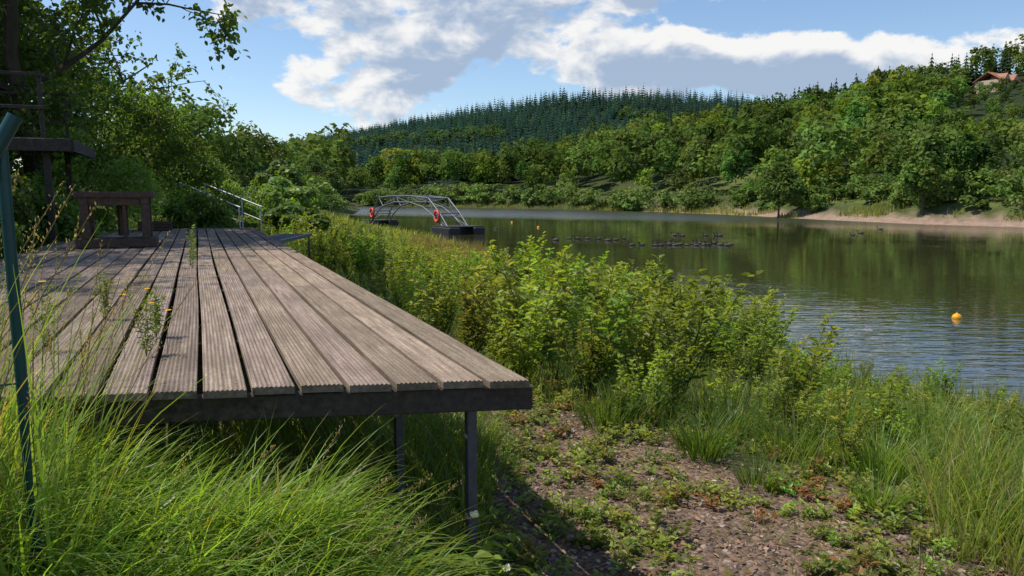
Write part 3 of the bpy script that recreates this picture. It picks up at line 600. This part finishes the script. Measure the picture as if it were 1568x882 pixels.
mb=MB();scatter(mb,ST,np.column_stack([p,H(p[:,0],p[:,1])+s*.06]),np.stack([s,s,s],1),rng.uniform(0,6.28,N),ti);mb.build('gravel',M_stone)
p=density_pts(9000,-1.2,5.0,2.2,7.0);p=p[gravel_mask(p[:,0],p[:,1])>.25];N=len(p);mb=MB();pl=A([(.26,.15,.08),(.16,.09,.05),(.36,.26,.15),(.10,.06,.04)])
aa=rng.uniform(0,6.28,N);leaves(mb,np.column_stack([p,H(p[:,0],p[:,1])+.008]),np.stack([np.cos(aa),np.sin(aa),rng.normal(0,.2,N)],1),unit(rng.normal(0,.35,(N,3))+A([0,0,1.])),rng.uniform(.012,.04,N),pl[rng.integers(0,4,N)]*rng.uniform(.7,1.2,(N,1)),.5)
mb.build('leaf_litter',M_stone)
# ------------------------------------------------------------------ left long grass
mb=MB()
def mleft(x,y): return (y<2.36)&(x/y>-1.1)&(np.hypot(x,y)>1.2)&(x<-.30+.12*fbm(x,y,4.))
GC=(.19,.29,.042)
grass_zone(9500,-2.6,-.25,1.25,2.10,(.28,.60),(.005,.014),mleft,GC,(.1,.8),(.8,2.4),8,azc=-.4,dry_=.05)
grass_zone(5200,-1.75,-.3,1.95,2.38,(.36,.66),(.005,.013),lambda x,y:mleft(x,y)&(x<-.62-.25*fbm(x,y,5.)),GC,(.05,.5),(.8,2.2),8,azc=-.4,dry_=.05)
grass_zone(1300,-2.2,-1.0,1.35,2.3,(.6,1.0),(.005,.010),lambda x,y:(x/y<-.60)&(x/y>-1.1),(.19,.265,.06),(.0,.25),(.2,1.2),8)
grass_zone(6000,-1.6,-.1,2.45,4.4,(.2,.5),(.004,.008),lambda x,y:(fbm(x,y,3)>-.5),(.14,.21,.035),(.0,.5),(.5,1.6),5)
grass_zone(24000,-7.5,-2.6,2.2,12,(.4,.9),(.006,.012),lambda x,y:(sleft(x,y)>.03)&(sleft(x,y)<2.2),(.19,.24,.07),(.0,.4),(.2,1.3),4)
grass_zone(8000,-14,-5,11,24,(.4,.9),(.012,.022),lambda x,y:(sleft(x,y)>-.4)&(sleft(x,y)<5),(.15,.21,.053),(.0,.4),(.2,1.2),3)
mb.build('long_grass',M_grass)
mb=MB();N=110;x=rng.uniform(-2.3,-1.05,N);y=rng.uniform(1.45,2.9,N);ok=(x/y<-.57);x,y=x[ok],y[ok]
x=np.concatenate([x,rng.uniform(-1.0,-.4,9)]);y=np.concatenate([y,rng.uniform(1.7,2.2,9)])
for a_,b_ in zip(x,y):
    z=float(H(a_,b_));L=rng.uniform(.6,1.0) if a_<-1.0 else rng.uniform(.35,.5);an=rng.uniform(-1.2,1.2);ln_=rng.uniform(.1,.35)
    pts=A([(a_+math.cos(an)*ln_*f*f,b_+math.sin(an)*ln_*f*f,z+L*f) for f in np.linspace(0,1,6)])
    tube(mb,pts,.0011,4,(.2,.19,.08),cap=False)
    k=44;f=rng.uniform(.74,1.02,k);P=np.stack([a_+math.cos(an)*ln_*f*f,b_+math.sin(an)*ln_*f*f,z+L*f],1)+rng.normal(0,1,(k,3))*(.013*(1.06-f)/.3+.001)[:,None]
    leaves(mb,P,rng.normal(0,.4,(k,3))+A([0,0,1.]),rvec(k),.009,A([.36,.29,.19])*rng.uniform(.7,1.2,(k,1)),.3)
mb.build('grass_seed_heads',M_grass)
mb=MB()
for (wx,wy,hh) in [(-2.95,6.8,.42),(-2.8,6.5,.3),(-1.45,2.9,.3),(-1.6,3.3,.28),(-2.1,3.8,.3),(-1.9,3.0,.35)]:
    V,F_,C_=WIL[rng.integers(0,5)] if wy<4 else SAP[2]
    c_=np.full((1,3),1.)*A([.11,.18,.035]);scatter(mb,[(V,F_,C_)],A([[wx,wy,DZ-.02]]),A([[hh*.7,hh*.7,hh]]),A([1.]),c_)
mb.build('deck_weed',M_leaf)
mb=MB()
for wx,wy,wz in [(-1.5,2.85,1.02),(-1.42,2.9,.98),(-1.33,2.85,.96),(-1.65,2.6,1.1),(-1.58,3.2,1.0)]:
    k=6;a=np.arange(k)/k*6.28;D=np.stack([np.cos(a),np.sin(a),np.full(k,.3)],1);leaves(mb,np.repeat(A([[wx,wy,wz]]),k,0),D,np.repeat(A([[0,0,1.]]),k,0),.014,np.repeat(A([[.75,.45,.01]]),k,0),.7)
    tube(mb,[(wx,wy,wz),(wx-.01,wy,wz-.12),(wx-.015,wy+.01,wz-.26)],.001,4,(.1,.15,.03),cap=False)
mb.build('yellow_flowers',M_leaf)
# ------------------------------------------------------------------ sun, sky, clouds
sd_=unit(A([-.50,.04,.86]));el=math.asin(sd_[2]);azs=math.atan2(sd_[0],sd_[1])
su=bpy.data.lights.new('sun','SUN');su.energy=5.0;su.angle=math.radians(.5);su.color=(1,.93,.80);so=bpy.data.objects.new('sun',su);scene.collection.objects.link(so)
so.rotation_euler=Vector(sd_).to_track_quat('Z','Y').to_euler();so.location=(-20,20,30)
w=bpy.data.worlds.new('World');scene.world=w;w.use_nodes=True;nt=w.node_tree;nt.nodes.clear()
sky=nd(nt,'ShaderNodeTexSky',sky_type='NISHITA');sky.sun_disc=False;sky.sun_elevation=el;sky.sun_rotation=azs;sky.air_density=1.0;sky.dust_density=.2;sky.ozone_density=3.5
bg1=nd(nt,'ShaderNodeBackground',{'Color':sky.outputs[0],'Strength':.15})
tc=nd(nt,'ShaderNodeTexCoord').outputs['Generated'];vn=nd(nt,'ShaderNodeVectorMath',{0:tc},operation='NORMALIZE').outputs[0];sp=nd(nt,'ShaderNodeSeparateXYZ',{0:vn})
az=mth(nt,'ARCTAN2',sp.outputs[0],sp.outputs[1]);ele=mth(nt,'ARCSINE',sp.outputs[2])
BL=[(-.12,.26,.28,.07,1.15),(-.17,.140,.11,.05,1.15),(-.07,.175,.10,.035,.9),(.15,.18,.12,.05,1.0),(.25,.155,.14,.045,.95),(.37,.165,.12,.04,1.05),(.48,.155,.14,.035,.9),(-.35,.13,.10,.05,.6),(.2,.265,.22,.03,.6),(-.33,.25,.09,.05,.5),(.62,.26,.12,.03,.5),(-.47,.27,.10,.04,.5),(0,.9,3.0,.40,.4),(2.4,.3,1.2,.2,.5),(-2.2,.25,1.2,.2,.5)]
def dens(da,de,det):
    a=mth(nt,'ADD',az,da);e=mth(nt,'ADD',ele,de)
    v=nd(nt,'ShaderNodeCombineXYZ',{0:a,1:mth(nt,'MULTIPLY',e,1.7),2:.37}).outputs[0]
    no=nd(nt,'ShaderNodeTexNoise',{'Vector':v,'Scale':12.,'Detail':det,'Roughness':.58,'Distortion':.2}).outputs['Fac']
    tot=mth(nt,'MULTIPLY_ADD',no,3.4,-1.7-.57)
    for (ca,ce,ra,re,wt) in BL:
        q1=mth(nt,'MULTIPLY',mth(nt,'SUBTRACT',a,ca),1/ra);q2=mth(nt,'MULTIPLY',mth(nt,'SUBTRACT',e,ce),1/re)
        s_=mth(nt,'MULTIPLY_ADD',q1,q1,mth(nt,'MULTIPLY',q2,q2))
        g_=mth(nt,'MAXIMUM',mth(nt,'MULTIPLY_ADD',s_,-.6,1.),0.)
        tot=mth(nt,'MULTIPLY_ADD',g_,wt,tot)
    return tot
D0=dens(0,0,6.);D1=dens(-.010,.020,4.)
cov=nd(nt,'ShaderNodeMapRange',{0:D0,1:-.03,2:.36},interpolation_type='SMOOTHSTEP').outputs[0]
lit=nd(nt,'ShaderNodeMapRange',{0:D1,1:.95,2:.05},interpolation_type='SMOOTHSTEP').outputs[0]
cc=mixc(nt,lit,(.38,.48,.64,1),(.98,.96,.93,1))
bg2=nd(nt,'ShaderNodeBackground',{'Color':cc,'Strength':1.0})
mx=nd(nt,'ShaderNodeMixShader',{0:mth(nt,'MULTIPLY',cov,.92),1:bg1.outputs[0],2:bg2.outputs[0]});o=nd(nt,'ShaderNodeOutputWorld');nt.links.new(mx.outputs[0],o.inputs[0])
try: w.cycles.sampling_method='MANUAL';w.cycles.sample_map_resolution=256
except Exception as ex: print(ex)
# ------------------------------------------------------------------ camera
cam=bpy.data.cameras.new('camera');co=bpy.data.objects.new('camera',cam);scene.collection.objects.link(co)
co.location=(0,0,1.4);co.rotation_euler=(math.radians(90-7.05),0,0);cam.sensor_width=36;cam.lens=26.2;cam.clip_start=.05;cam.clip_end=6000;scene.camera=co
scene.view_settings.view_transform='Standard';scene.view_settings.look='None';scene.view_settings.exposure=0
